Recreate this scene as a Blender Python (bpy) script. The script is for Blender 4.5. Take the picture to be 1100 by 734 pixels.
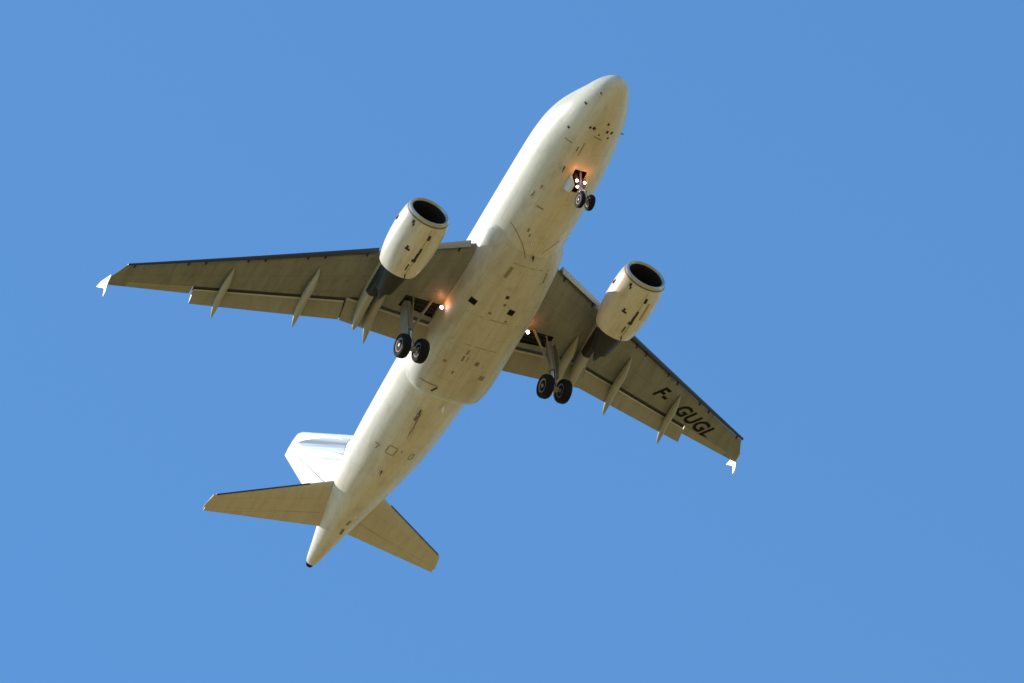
import bpy, bmesh, math, random
from mathutils import Vector, Matrix
from mathutils.bvhtree import BVHTree

for o in list(bpy.data.objects):
    bpy.data.objects.remove(o)
S = bpy.context.scene
COL = S.collection
R = math.radians
PITCH = R(3.0)                      # the airliner's nose-up attitude on approach

# ------------------------------------------------------------------ camera
# airliner frame: X forward (nose at 0, tail at -31.44), Y to port, Z up
CAM_B = Vector((178.2253, -170.6191, -307.6348))
RIGHT_B = Vector((0.45308, 0.86806, -0.20317))
DOWN_B = Vector((-0.75038, 0.24824, -0.61268))
FWD_B = Vector((-0.48140, 0.43004, 0.76377))
BODY = Matrix.Rotation(-PITCH, 4, 'Y')
BODY = Matrix.Translation(Vector((0, 0, 1.7)) - (BODY @ CAM_B)) @ BODY   # photographer's eye at 1.7 m over the ground
cam = bpy.data.cameras.new('camera')
cam.sensor_width = 36.0
cam.lens = 9257.56 / 1100 * 36
cam.clip_start = 1.0
cam.clip_end = 60000
cam_o = bpy.data.objects.new('camera', cam)
COL.objects.link(cam_o)
rot = Matrix((RIGHT_B, -DOWN_B, -FWD_B)).transposed().to_4x4()
cam_o.matrix_world = Matrix.Translation((0, 0, 1.7)) @ Matrix.Rotation(-PITCH, 4, 'Y') @ rot
S.camera = cam_o

# ------------------------------------------------------------------ sky, sun, exposure
SUN_EL, SUN_AZ = R(43), R(180 + 36)     # azimuth measured from +Y towards +X : sun abeam to starboard
sun_dir = Vector((math.cos(SUN_EL) * math.sin(SUN_AZ), math.cos(SUN_EL) * math.cos(SUN_AZ), math.sin(SUN_EL)))
w = bpy.data.worlds.new('World')
S.world = w
w.use_nodes = True
nt = w.node_tree
bg = nt.nodes['Background']
sky = nt.nodes.new('ShaderNodeTexSky')
sky.sky_type = 'NISHITA'
sky.sun_disc = False
sky.sun_elevation = SUN_EL
sky.sun_rotation = SUN_AZ
sky.altitude = 0
sky.air_density = 1.55
sky.dust_density = 0.0
sky.ozone_density = 10.0
wb = nt.nodes.new('ShaderNodeVectorMath')          # clear, deep blue day: a touch less red in the sky light
wb.operation = 'MULTIPLY'
wb.inputs[1].default_value = (0.77, 0.95, 0.965)
nt.links.new(sky.outputs[0], wb.inputs[0])
nt.links.new(wb.outputs[0], bg.inputs[0])
bg.inputs[1].default_value = 0.138
sl = bpy.data.lights.new('sun', 'SUN')
sl.energy = 3.5
sl.angle = R(0.5)
sl.color = (1.0, 0.93, 0.80)
so = bpy.data.objects.new('sun', sl)
COL.objects.link(so)
so.rotation_euler = sun_dir.to_track_quat('Z', 'Y').to_euler()
so.location = (0, 0, 600)
S.view_settings.view_transform = 'Standard'
S.view_settings.look = 'None'
S.view_settings.gamma = 1.0
S.view_settings.exposure = 0.53
S.view_settings.use_curve_mapping = False
S.render.engine = 'CYCLES'
S.cycles.max_bounces = 6

# ------------------------------------------------------------------ materials
def new_mat(name, color, rough=0.5, metal=0.0, spec=0.5):
    m = bpy.data.materials.new(name)
    m.use_nodes = True
    b = m.node_tree.nodes['Principled BSDF']
    b.inputs['Base Color'].default_value = (*color, 1)
    b.inputs['Roughness'].default_value = rough
    b.inputs['Metallic'].default_value = metal
    b.inputs['Specular IOR Level'].default_value = spec
    return m

class NT:
    """small helper for wiring nodes"""
    def __init__(s, m):
        s.t = m.node_tree; s.b = s.t.nodes['Principled BSDF']
    def n(s, typ, ins=None, **kw):
        nd = s.t.nodes.new(typ)
        for k, v in kw.items(): setattr(nd, k, v)
        for k, v in (ins or {}).items():
            if hasattr(v, 'is_linked'): s.t.links.new(v, nd.inputs[k])
            else: nd.inputs[k].default_value = v
        return nd
    def math(s, op, a, b=0.0, c=None):
        ins = {0: a, 1: b}
        if c is not None: ins[2] = c
        return s.n('ShaderNodeMath', ins, operation=op).outputs[0]
    def noise(s, vec, scale, detail=4, rough=0.55):
        return s.n('ShaderNodeTexNoise', {'Vector': vec, 'Scale': scale, 'Detail': detail, 'Roughness': rough}).outputs[0]
    def ramp(s, f, lo, hi):
        return s.n('ShaderNodeMapRange', {0: f, 1: lo, 2: hi, 3: 0.0, 4: 1.0}).outputs[0]
    def mix(s, f, a, b):
        nd = s.n('ShaderNodeMix', data_type='RGBA')
        for k, v in ((0, f), (6, a), (7, b)):
            if hasattr(v, 'is_linked'): s.t.links.new(v, nd.inputs[k])
            else: nd.inputs[k].default_value = v if k == 0 else (*v, 1)
        return nd.outputs[2]
    def scale(s, vec, sc):
        return s.n('ShaderNodeVectorMath', {0: vec, 1: sc}, operation='MULTIPLY').outputs[0]

def paint(name, base, grime, mode='round', amount=1.0, rough=0.35, row=1.0, brick=2.4, line=0.012, spots=0.0):
    """aircraft paint: panel seams, grime that streaks along the airflow, odd stains"""
    m = new_mat(name, base, rough)
    k = NT(m)
    co = k.n('ShaderNodeTexCoord').outputs['Object']
    sx = k.n('ShaderNodeSeparateXYZ', {0: co})
    x, y, z = sx.outputs
    if mode == 'round':              # unroll around the hull
        zc = k.math('SUBTRACT', z, ZB)
        ang = k.math('MULTIPLY', k.math('ARCTAN2', y, k.math('MULTIPLY', zc, -1.0)), 2.0)
        uv = k.n('ShaderNodeCombineXYZ', {0: x, 1: ang, 2: 0.0}).outputs[0]
    else:                            # along the span, seams parallel to the swept spars
        yy = k.math('ABSOLUTE', y)
        xs = k.math('ADD', x, k.math('MULTIPLY', yy, 0.42))
        uv = k.n('ShaderNodeCombineXYZ', {0: yy, 1: xs, 2: 0.0}).outputs[0]
    br = k.n('ShaderNodeTexBrick', {'Vector': uv, 'Scale': 1.0, 'Mortar Size': line, 'Mortar Smooth': 0.3, 'Bias': 0.0,
                                    'Brick Width': brick, 'Row Height': row, 'Color1': (1, 1, 1, 1), 'Color2': (0.9, 0.9, 0.9, 1), 'Mortar': (0, 0, 0, 1)})
    seam = br.outputs['Fac']
    stre = k.noise(k.scale(co, (0.35, 2.2, 2.2)), 1.0, 5, 0.6)
    stain = k.noise(k.scale(co, (0.9, 1.6, 1.6)), 1.6, 6, 0.65)
    fine = k.noise(k.scale(co, (2.0, 7.0, 7.0)), 2.0, 3, 0.6)
    g = k.math('ADD', k.math('MULTIPLY', k.ramp(stre, 0.42, 0.75), 0.55), k.math('MULTIPLY', k.ramp(stain, 0.5, 0.78), 0.5))
    g = k.math('ADD', g, k.math('MULTIPLY', k.ramp(fine, 0.5, 0.8), 0.22))
    g = k.math('MULTIPLY', g, amount)
    g = k.math('MINIMUM', g, 1.0)
    tone = k.mix(br.outputs['Color'], tuple(c * 0.93 for c in base), base)
    c = k.mix(g, tone, grime)
    c = k.mix(k.math('MULTIPLY', seam, 0.26), c, tuple(v * 0.35 for v in grime))
    if spots:
        vo = k.n('ShaderNodeTexVoronoi', {'Vector': co, 'Scale': 1.35, 'Randomness': 1.0}, feature='F1')
        near = k.math('LESS_THAN', vo.outputs['Distance'], 0.065)
        pick = k.math('GREATER_THAN', k.n('ShaderNodeSeparateColor', {0: vo.outputs['Color']}).outputs[0], 1 - spots)
        c = k.mix(k.math('MULTIPLY', k.math('MULTIPLY', near, pick), 0.7), c, tuple(v * 0.25 for v in grime))
    k.t.links.new(c, k.b.inputs['Base Color'])
    rr = k.math('ADD', k.math('MULTIPLY', g, 0.3), rough)
    k.t.links.new(rr, k.b.inputs['Roughness'])
    bp = k.n('ShaderNodeBump', {'Height': k.math('MULTIPLY', seam, -1.0), 'Strength': 0.25, 'Distance': 0.01})
    k.t.links.new(bp.outputs[0], k.b.inputs['Normal'])
    return m

BASE = Vector((-15.3, 0, -4.2))      # under the main wheels: origin of the airliner's empty
ZB = -BASE.z

WHITE = paint('white_fuselage_paint', (0.74, 0.685, 0.575), (0.40, 0.33, 0.20), 'round', 0.72, 0.38, 1.1, 2.6, 0.008, 0.06)
FAIRP = paint('belly_fairing_paint', (0.64, 0.60, 0.51), (0.36, 0.30, 0.18), 'round', 0.8, 0.42, 1.3, 1.9, 0.009, 0.12)
NACP = paint('nacelle_paint', (0.75, 0.70, 0.60), (0.40, 0.31, 0.18), 'flat', 0.85, 0.30, 9.0, 9.0, 0.004, 0.10)
WINGP = paint('wing_grey_paint', (0.255, 0.26, 0.24), (0.135, 0.125, 0.095), 'flat', 0.95, 0.38, 0.95, 1.7, 0.014, 0.05)
FLAPP = paint('flap_grey_paint', (0.36, 0.345, 0.29), (0.20, 0.175, 0.12), 'flat', 0.6, 0.40, 3.0, 1.4, 0.010)
TAILP = paint('tailplane_paint', (0.63, 0.575, 0.46), (0.38, 0.32, 0.20), 'flat', 0.6, 0.36, 0.9, 1.5, 0.010)
CANOE = paint('fairing_grey_paint', (0.42, 0.41, 0.37), (0.22, 0.20, 0.14), 'flat', 0.5, 0.35, 4.0, 4.0, 0.004)
SLATM = new_mat('slat_metal_shaded', (0.050, 0.055, 0.075), 0.42, 0.4)  # slats' underside shade and dark ground reflection put into the base colour
SLATI = new_mat('inboard_slat_paint', (0.40, 0.39, 0.35), 0.38)
LIP = new_mat('polished_lip_metal', (0.50, 0.475, 0.42), 0.42, 0.7)
FENCE = new_mat('winglet_white_paint', (0.80, 0.79, 0.77), 0.3)
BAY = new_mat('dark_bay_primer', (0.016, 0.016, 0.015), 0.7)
RUBBER = new_mat('tyre_rubber', (0.010, 0.010, 0.011), 0.8, 0, 0.2)
RIM = new_mat('wheel_rim_paint', (0.26, 0.19, 0.165), 0.5)
STRUT = new_mat('gear_leg_paint', (0.25, 0.25, 0.24), 0.4)
CHROME = new_mat('oleo_chrome', (0.75, 0.75, 0.76), 0.15, 1.0)
DARKM = new_mat('dark_engine_metal', (0.035, 0.034, 0.034), 0.5, 0.4)
DUCT = new_mat('inlet_liner_grey', (0.022, 0.022, 0.030), 0.5)
FANM = new_mat('fan_titanium', (0.07, 0.07, 0.08), 0.4, 0.6)
BLACK = new_mat('black_paint', (0.008, 0.008, 0.009), 0.6, 0, 0.15)
GRILL = new_mat('dark_grille', (0.03, 0.028, 0.024), 0.6)
MARK = new_mat('grey_line_paint', (0.20, 0.175, 0.12), 0.5)
NOSEP = new_mat('flap_nose_pale', (0.62, 0.59, 0.47), 0.45)
OUTL = new_mat('worn_outline_paint', (0.29, 0.26, 0.19), 0.5)
RIBM = new_mat('bay_and_cove_shade', (0.032, 0.032, 0.029), 0.6)  # near-black: shade inside the gear bays and flap coves put into the colour
STREAK = new_mat('dark_leak_stain', (0.30, 0.25, 0.16), 0.55)
RED = new_mat('red_paint', (0.45, 0.03, 0.03), 0.4)
BLUEG = new_mat('blue_grey_stripe_paint', (0.26, 0.31, 0.40), 0.85, 0, 0.05)
_k = NT(BLUEG)
_co = _k.n('ShaderNodeTexCoord').outputs['Object']
_sp = _k.n('ShaderNodeSeparateXYZ', {0: _co})
_ac = _k.math('ADD', _k.math('MULTIPLY', _sp.outputs[0], 0.76), _k.math('MULTIPLY', _sp.outputs[2], 0.60))     # across the slanted stripes
_al = _k.math('SUBTRACT', _k.math('MULTIPLY', _sp.outputs[2], 0.76), _k.math('MULTIPLY', _sp.outputs[0], 0.60))
_nz = _k.noise(_k.n('ShaderNodeCombineXYZ', {0: _k.math('MULTIPLY', _ac, 3.4), 1: _k.math('MULTIPLY', _al, 0.05), 2: 0.0}).outputs[0], 1.0, 3, 0.6)
_k.t.links.new(_k.mix(_k.ramp(_nz, 0.38, 0.60), (0.24, 0.29, 0.38), (0.66, 0.69, 0.74)), _k.b.inputs['Base Color'])
AMBER = new_mat('exhaust_orange_stain', (0.50, 0.30, 0.13), 0.5)
LAMP = new_mat('lit_lamp_glass', (1, 1, 1), 0.2)
_b = LAMP.node_tree.nodes['Principled BSDF']
_b.inputs['Emission Color'].default_value = (1.0, 0.80, 0.86, 1)
_b.inputs['Emission Strength'].default_value = 14.0

def ground_mat():
    m = new_mat('dry_field_soil', (0.4, 0.3, 0.14), 0.9, 0, 0.1)
    k = NT(m)
    co = k.n('ShaderNodeTexCoord').outputs['Object']
    a = k.noise(co, 0.004, 6, 0.6)
    b = k.noise(co, 0.15, 4, 0.6)
    c = k.mix(k.ramp(a, 0.4, 0.62), (0.275, 0.194, 0.072), (0.235, 0.180, 0.074))
    c = k.mix(k.math('MULTIPLY', k.ramp(b, 0.45, 0.7), 0.35), c, (0.21, 0.148, 0.055))
    k.t.links.new(c, k.b.inputs['Base Color'])
    return m
GROUND = ground_mat()

# ------------------------------------------------------------------ mesh helpers
def finish(bm, angle=34, recalc=True):
    bmesh.ops.remove_doubles(bm, verts=bm.verts, dist=0.0004)
    if recalc: bmesh.ops.recalc_face_normals(bm, faces=bm.faces)
    lim = R(angle)
    for f in bm.faces: f.smooth = True
    for e in bm.edges:
        e.smooth = not (len(e.link_faces) == 2 and e.calc_face_angle(0) > lim) and len(e.link_faces) == 2
    return bm

def obj(name, bm, mats, parent=None, label=None, angle=34, recalc=True):
    finish(bm, angle, recalc)
    if parent is not None:
        bmesh.ops.translate(bm, verts=bm.verts, vec=-BASE)
    me = bpy.data.meshes.new(name)
    bm.to_mesh(me); bm.free()
    for m in (mats if isinstance(mats, (list, tuple)) else [mats]): me.materials.append(m)
    o = bpy.data.objects.new(name, me)
    COL.objects.link(o)
    if parent is not None: o.parent = parent
    if label: o['label'] = label
    return o

def loft(bm, rings, closed=True, caps=True, mi=0):
    vs = [[bm.verts.new(p) for p in r] for r in rings]
    n = len(rings[0])
    for a, b in zip(vs[:-1], vs[1:]):
        for i in range(n if closed else n - 1):
            j = (i + 1) % n
            f = bm.faces.new((a[i], a[j], b[j], b[i])); f.material_index = mi
    if caps and closed:
        for r in (vs[0], vs[-1]):
            f = bm.faces.new(r); f.material_index = mi
    return vs

def lathe_x(bm, prof, cx, cy, cz, n=48, mi=0, close_end=False):
    """revolve (x, r) round an axis parallel to X"""
    rings = [[Vector((cx + x, cy + r * math.sin(2 * math.pi * i / n), cz + r * math.cos(2 * math.pi * i / n))) for i in range(n)] for x, r in prof]
    loft(bm, rings, True, close_end, mi)

def lathe_y(bm, prof, c, n=36, mi=0):
    rings = [[Vector((c.x + r * math.sin(2 * math.pi * i / n), c.y + y, c.z + r * math.cos(2 * math.pi * i / n))) for i in range(n)] for y, r in prof]
    loft(bm, rings, True, True, mi)

def tube(bm, a, b, r0, r1=None, n=14, mi=0):
    a, b = Vector(a), Vector(b)
    r1 = r0 if r1 is None else r1
    d = (b - a).normalized()
    u = d.orthogonal().normalized(); v = d.cross(u)
    rings = [[p + (u * math.cos(2 * math.pi * i / n) + v * math.sin(2 * math.pi * i / n)) * r for i in range(n)] for p, r in ((a, r0), (b, r1))]
    loft(bm, rings, True, True, mi)

def box(bm, c, s, rot=None, mi=0):
    mt = Matrix.Translation(Vector(c)) @ (rot.to_4x4() if rot else Matrix.Identity(4)) @ Matrix.Diagonal((*s, 1))
    r = bmesh.ops.create_cube(bm, size=1.0, matrix=mt)
    for f in {f for v in r['verts'] for f in v.link_faces}: f.material_index = mi

def interp(tab, x):
    """monotone-ish cubic through a table of (x, value...)"""
    xs = [t[0] for t in tab]
    if x <= xs[0]: return tab[0][1:]
    if x >= xs[-1]: return tab[-1][1:]
    i = max(k for k in range(len(xs) - 1) if xs[k] <= x)
    out = []
    for c in range(1, len(tab[0])):
        def sl(k):
            return (tab[k + 1][c] - tab[k][c]) / (xs[k + 1] - xs[k])
        def tan(k):
            if k == 0: return sl(0)
            if k == len(xs) - 1: return sl(k - 1)
            a, b = sl(k - 1), sl(k)
            return 0.0 if a * b <= 0 else 2 * a * b / (a + b)
        h = xs[i + 1] - xs[i]; t = (x - xs[i]) / h
        p0, p1, m0, m1 = tab[i][c], tab[i + 1][c], tan(i) * h, tan(i + 1) * h
        out.append((2 * t**3 - 3 * t**2 + 1) * p0 + (t**3 - 2 * t**2 + t) * m0 + (-2 * t**3 + 3 * t**2) * p1 + (t**3 - t**2) * m1)
    return out

def bvh_of(bm):
    bm.normal_update()
    return BVHTree.FromBMesh(bm)

def carve(o, cutter_bm, mat):
    me = bpy.data.meshes.new('cutter'); 
    bmesh.ops.recalc_face_normals(cutter_bm, faces=cutter_bm.faces)
    bmesh.ops.translate(cutter_bm, verts=cutter_bm.verts, vec=-BASE)
    cutter_bm.to_mesh(me); cutter_bm.free(); me.materials.append(mat)
    c = bpy.data.objects.new('cutter', me); COL.objects.link(c); c.parent = o.parent
    md = o.modifiers.new('carve', 'BOOLEAN'); md.operation = 'DIFFERENCE'; md.object = c; md.solver = 'EXACT'; md.material_mode = 'TRANSFER'
    dg = bpy.context.evaluated_depsgraph_get()
    new = bpy.data.meshes.new_from_object(o.evaluated_get(dg))
    o.modifiers.clear()
    nm = o.data.name; old = o.data; o.data = new
    bpy.data.meshes.remove(old); new.name = nm
    bpy.data.objects.remove(c)
    bm = bmesh.new(); bm.from_mesh(new)
    lim = R(34)
    for f in bm.faces: f.smooth = True
    for e in bm.edges: e.smooth = len(e.link_faces) == 2 and e.calc_face_angle(0) <= lim
    bm.to_mesh(new); bm.free()

# ------------------------------------------------------------------ ground
bm = bmesh.new()
bmesh.ops.create_grid(bm, x_segments=24, y_segments=24, size=25000)
g = obj('ground', bm, GROUND)
g['kind'] = 'structure'

# ------------------------------------------------------------------ the airliner
plane = bpy.data.objects.new('airliner', None)
COL.objects.link(plane)
plane.matrix_world = BODY @ Matrix.Translation(BASE)
plane['label'] = 'white twin-engine passenger jet flying overhead, landing gear down and landing lights lit'
plane['category'] = 'airplane'

# ---- fuselage:  station, z top, z bottom, half width
FUS = [(0.0, -0.59, -0.61, 0.01), (0.04, -0.41, -0.74, 0.19), (0.15, -0.20, -0.90, 0.39), (0.4, 0.07, -1.09, 0.63), (0.8, 0.35, -1.28, 0.88),
       (1.4, 0.68, -1.48, 1.14), (2.2, 1.18, -1.67, 1.43), (3.1, 1.70, -1.79, 1.64), (4.1, 1.98, -1.88, 1.83), (5.2, 2.06, -1.97, 1.93),
       (6.5, 2.07, -2.06, 1.965), (8.0, 2.07, -2.07, 1.975), (17.2, 2.07, -2.07, 1.975), (18.6, 2.07, -1.97, 1.945), (20.0, 2.07, -1.80, 1.89), (21.5, 2.07, -1.60, 1.82), (23.0, 2.07, -1.33, 1.72),
       (25.0, 2.06, -0.84, 1.48), (27.0, 2.02, -0.30, 1.15), (29.0, 1.81, 0.21, 0.745), (30.5, 1.52, 0.57, 0.43), (31.2, 1.34, 0.74, 0.30), (31.36, 1.29, 0.80, 0.25), (31.44, 1.22, 0.90, 0.16)]
def fus_ring(s, n=72):
    zt, zb, hw = interp(FUS, s)
    zc, hz = (zt + zb) / 2, (zt - zb) / 2
    if 0.0 < s < 6: zc2 = zc
    return [Vector((-s, hw * math.sin(2 * math.pi * i / n), zc - hz * math.cos(2 * math.pi * i / n))) for i in range(n)]
st = [0.0, 0.015, 0.04, 0.08, 0.15, 0.25, 0.4, 0.6, 0.8] + [1.0 + 0.3 * i for i in range(18)] + [6.5 + 0.6 * i for i in range(18)] + [17.0 + 0.35 * i for i in range(41)] + [31.2, 31.36, 31.44]
bm = bmesh.new()
loft(bm, [fus_ring(s) for s in st])
FUS_BVH = bvh_of(bm)
fus = obj('fuselage', bm, WHITE, plane)

# nose gear bay
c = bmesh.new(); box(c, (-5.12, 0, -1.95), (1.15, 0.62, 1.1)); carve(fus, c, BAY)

def patch(bvh, pts, lift, thick, name, mat, parent, label=None, sub=4):
    """a thin plate that follows a skin seen from below; pts = outline in (x, y)"""
    bm = bmesh.new()
    f = bm.faces.new([bm.verts.new((x, y, -9)) for x, y in pts])
    if sub > 1:
        bmesh.ops.subdivide_edges(bm, edges=bm.edges[:], cuts=sub - 1, use_grid_fill=True)
    ok = {}
    for v in bm.verts:
        h = bvh.ray_cast(Vector((v.co.x, v.co.y, -9)), Vector((0, 0, 1)))
        v.co = h[0] + h[1] * lift if h[0] is not None and h[1].z < 0 else (h[0] - h[1] * lift if h[0] is not None else Vector((v.co.x, v.co.y, -1.5)))
    r = bmesh.ops.extrude_face_region(bm, geom=bm.faces[:])     # give the plate its thickness
    bmesh.ops.translate(bm, verts=[e for e in r['geom'] if isinstance(e, bmesh.types.BMVert)], vec=(0, 0, thick))
    return obj(name, bm, mat, parent, label)

def rect(x, y, lx, ly, a=0.0):
    ca, sa = math.cos(R(a)), math.sin(R(a))
    return [(x + dx * ca - dy * sa, y + dx * sa + dy * ca) for dx, dy in ((-lx/2, -ly/2), (lx/2, -ly/2), (lx/2, ly/2), (-lx/2, ly/2))]

# ---- belly fairing
FAIR = [(8.30, -1.60, 1.36), (8.8, -1.83, 1.58), (9.3, -2.01, 1.84), (9.9, -2.14, 2.06), (10.8, -2.27, 2.12), (12.0, -2.36, 2.12), (14.0, -2.40, 2.14), (16.2, -2.40, 2.13),
        (17.2, -2.38, 2.12), (17.8, -2.33, 2.08), (18.2, -2.25, 2.0), (18.45, -2.13, 1.86), (18.6, -1.95, 1.62)]
def fair_ring(s, n=56):
    zb, hw = interp(FAIR, s)
    e = 2 / (1.75 + 1.05 * min(1, max(0, (s - 9.6) / 3.0)))
    zt = -0.25
    out = []
    for i in range(n):
        t = 2 * math.pi * i / n
        cs, sn = math.cos(t), math.sin(t)
        yy = hw * math.copysign(abs(sn) ** e, sn)
        zz = -0.75 + ((0.5) if cs < 0 else (-0.75 - zb)) * -math.copysign(abs(cs) ** e, cs)
        out.append(Vector((-s, yy, zz)))
    return out
bm = bmesh.new()
loft(bm, [fair_ring(8.3 + 0.2 * i) for i in range(47)] + [fair_ring(s) for s in (17.65, 17.8, 17.95, 18.1, 18.25, 18.35, 18.45, 18.53, 18.6)])
FAIR_BVH = bvh_of(bm)
fairing = obj('belly_fairing', bm, FAIRP, plane)

class Both:
    def ray_cast(self, o, d):
        a = FUS_BVH.ray_cast(o, d); b = FAIR_BVH.ray_cast(o, d)
        if a[0] is None: return b
        if b[0] is None: return a
        return a if a[3] < b[3] else b
SKIN = Both()

# ---- wing shape
def z_low(y): return -1.0 + 0.10 * (y - 2.3) + 0.0012 * (y - 2.3) ** 2
def x_le(y): return -10.68 - 0.508 * (y - 2.3)
def x_te(y): return -16.30 if y < 6.4 else -16.30 - 0.281 * (y - 6.4)
def foil(s, t):
    yt = 5 * t * (0.2969 * math.sqrt(max(s, 0)) - 0.126 * s - 0.3516 * s**2 + 0.2843 * s**3 - 0.1036 * s**4)
    m, p = 0.018, 0.45
    yc = m / p**2 * (2 * p * s - s * s) if s < p else m / (1 - p)**2 * (1 - 2 * p + 2 * p * s - s * s)
    return yc + yt, yc - yt
def chord(y): return x_le(y) - x_te(y)
def thick(y): return 0.145 - 0.035 * min(1, (y - 2) / 14)
def wz(y): return z_low(y) + 0.052 * chord(y)            # chord line height
def pt(y, s, up):
    u, l = foil(s, thick(y))
    c = chord(y)
    return Vector((x_le(y) - s * c, y, wz(y) + (u if up else l) * c))

def cove_x(y): return -15.42 if y < 6.3 else -15.62 - 0.318 * (y - 6.4)
def shroud_x(y): return cove_x(y) - 0.42 + 0.012 * y
FLAP_END = 13.15
def wing_ring(y, rear='flap', front='slat'):
    c = chord(y)
    sf = (x_le(y) - cove_x(y) - 0.05) / c
    su = (x_le(y) - shroud_x(y)) / c
    if rear == 'aileron': sf = su = 0.76
    if rear == 'full': sf = su = 1.0
    s0 = 0.0 if front == 'full' else 0.025 + 0.012 * y / 16
    n = 14
    cosf = [0.5 - 0.5 * math.cos(math.pi * i / n) for i in range(n + 1)]
    up = [pt(y, s0 + (su - s0) * q ** 1.25, True) for q in cosf][::-1]
    lo = [pt(y, s0 + (sf - s0) * q ** 1.25, False) for q in cosf]
    mid = (up[-1] + lo[0]) / 2 + Vector((0.02 * c if front != 'full' else 0.0, 0, 0))
    if front == 'full': mid = up[-1] + (lo[1] - up[-1]) * 0.02
    return up + [mid] + lo

def mirror(p, sd): return Vector((p.x, p.y * sd, p.z))

def flap_ring(y, le, te, ang, t=0.17):
    n = 9
    c = (le - te) / math.cos(R(ang))
    z0 = pt(y, (x_le(y) - cove_x(y)) / chord(y), False).z - 0.02
    out = []
    qs = [(0.5 - 0.5 * math.cos(math.pi * i / n)) ** 1.2 for i in range(n + 1)]
    def P(s, z):
        ca, sa = math.cos(R(ang)), math.sin(R(ang))
        X, Z = -s * c, z * c
        return Vector((le + X * ca + Z * -sa * 1.0, y, z0 + X * sa + Z * ca))
    for q in qs[::-1]: out.append(P(q, foil(q, t)[0]))
    for q in qs[1:]: out.append(P(q, foil(q, t)[1] + (0.0 if q < .99 else -0.004)))
    return out

def nose_strip(bm):
    """the flap's rounded nose gets a paler colour than the rest"""
    for f in bm.faces:
        c = f.calc_center_median(); y = abs(c.y)
        le = -15.53 if y < 6.41 else cove_x(y) - 0.11
        if le - c.x < (0.075 if y < 6.41 else 0.080 - 0.0050 * (y - 6.4)) and len(f.verts) == 4: f.material_index = 1

def slat_ring(y):
    c = chord(y)
    ext, drop = 0.27 - 0.006 * y, 0.10
    su, s_l = 0.09 + 0.05 * y / 16, 0.022 + 0.035 * y / 16
    piv = pt(y, 0, True)
    up = [pt(y, su * q * q, True) for q in (1, .85, .7, .55, .4, .25, .12, 0)]
    lo = [pt(y, s_l * q, False) for q in (.15, .35, .6, 1)]
    a, b = lo[-1], up[0]
    inn = [a + (b - a) * 0.1 + Vector((0.012 * c, 0, 0.005 * c)), a + (b - a) * 0.45 + Vector((0.030 * c, 0, 0.012 * c)), a + (b - a) * 0.8 + Vector((0.02 * c, 0, 0.002 * c))]
    ca, sa = math.cos(R(16)), math.sin(R(16))
    out = []
    for p in up + lo + inn:
        d = p - piv
        out.append(Vector((piv.x + ext + d.x * ca - d.z * sa * 1.0 * -1, y, piv.z - drop + d.z * ca - d.x * sa * -1)))
    return out

def ys(a, b, n): return [a + (b - a) * i / n for i in range(n + 1)]

def canoe(bm, y, x0, x1, ztip, depth, hw, sd):
    """boat-shaped flap track fairing hanging under the wing"""
    n, k = 20, 26
    rings = []
    for i in range(k + 1):
        t = i / k
        x = x0 + (x1 - x0) * t
        s = min(0.999, (x_le(y) - x) / chord(y))
        zl = pt(y, min(s, 0.97), False).z
        fw = min(1, t / 0.34) ** 0.62
        bk = min(1, (1 - t) / 0.5) ** 0.85
        d = depth * min(fw, 1) * (0.18 + 0.82 * bk)
        blend = max(0, (t - 0.40) / 0.60) ** 1.5
        zc0 = zl - d * 0.42
        zc = zc0 * (1 - blend) + (ztip + 0.02) * blend
        h = max(0.015, depth * 0.50 * fw * min(1, (1 - t) / 0.26) ** 0.65 * (1 - 0.38 * t))
        ww = max(0.012, hw * fw * min(1, (1 - t) / 0.24) ** 0.62)
        rings.append([mirror(Vector((x, y + ww * math.cos(2*math.pi*j/n), zc + h * math.sin(2*math.pi*j/n) * (1.0 if math.sin(2*math.pi*j/n) < 0 else 0.9))), sd) for j in range(n)])
    loft(bm, rings)

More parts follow.
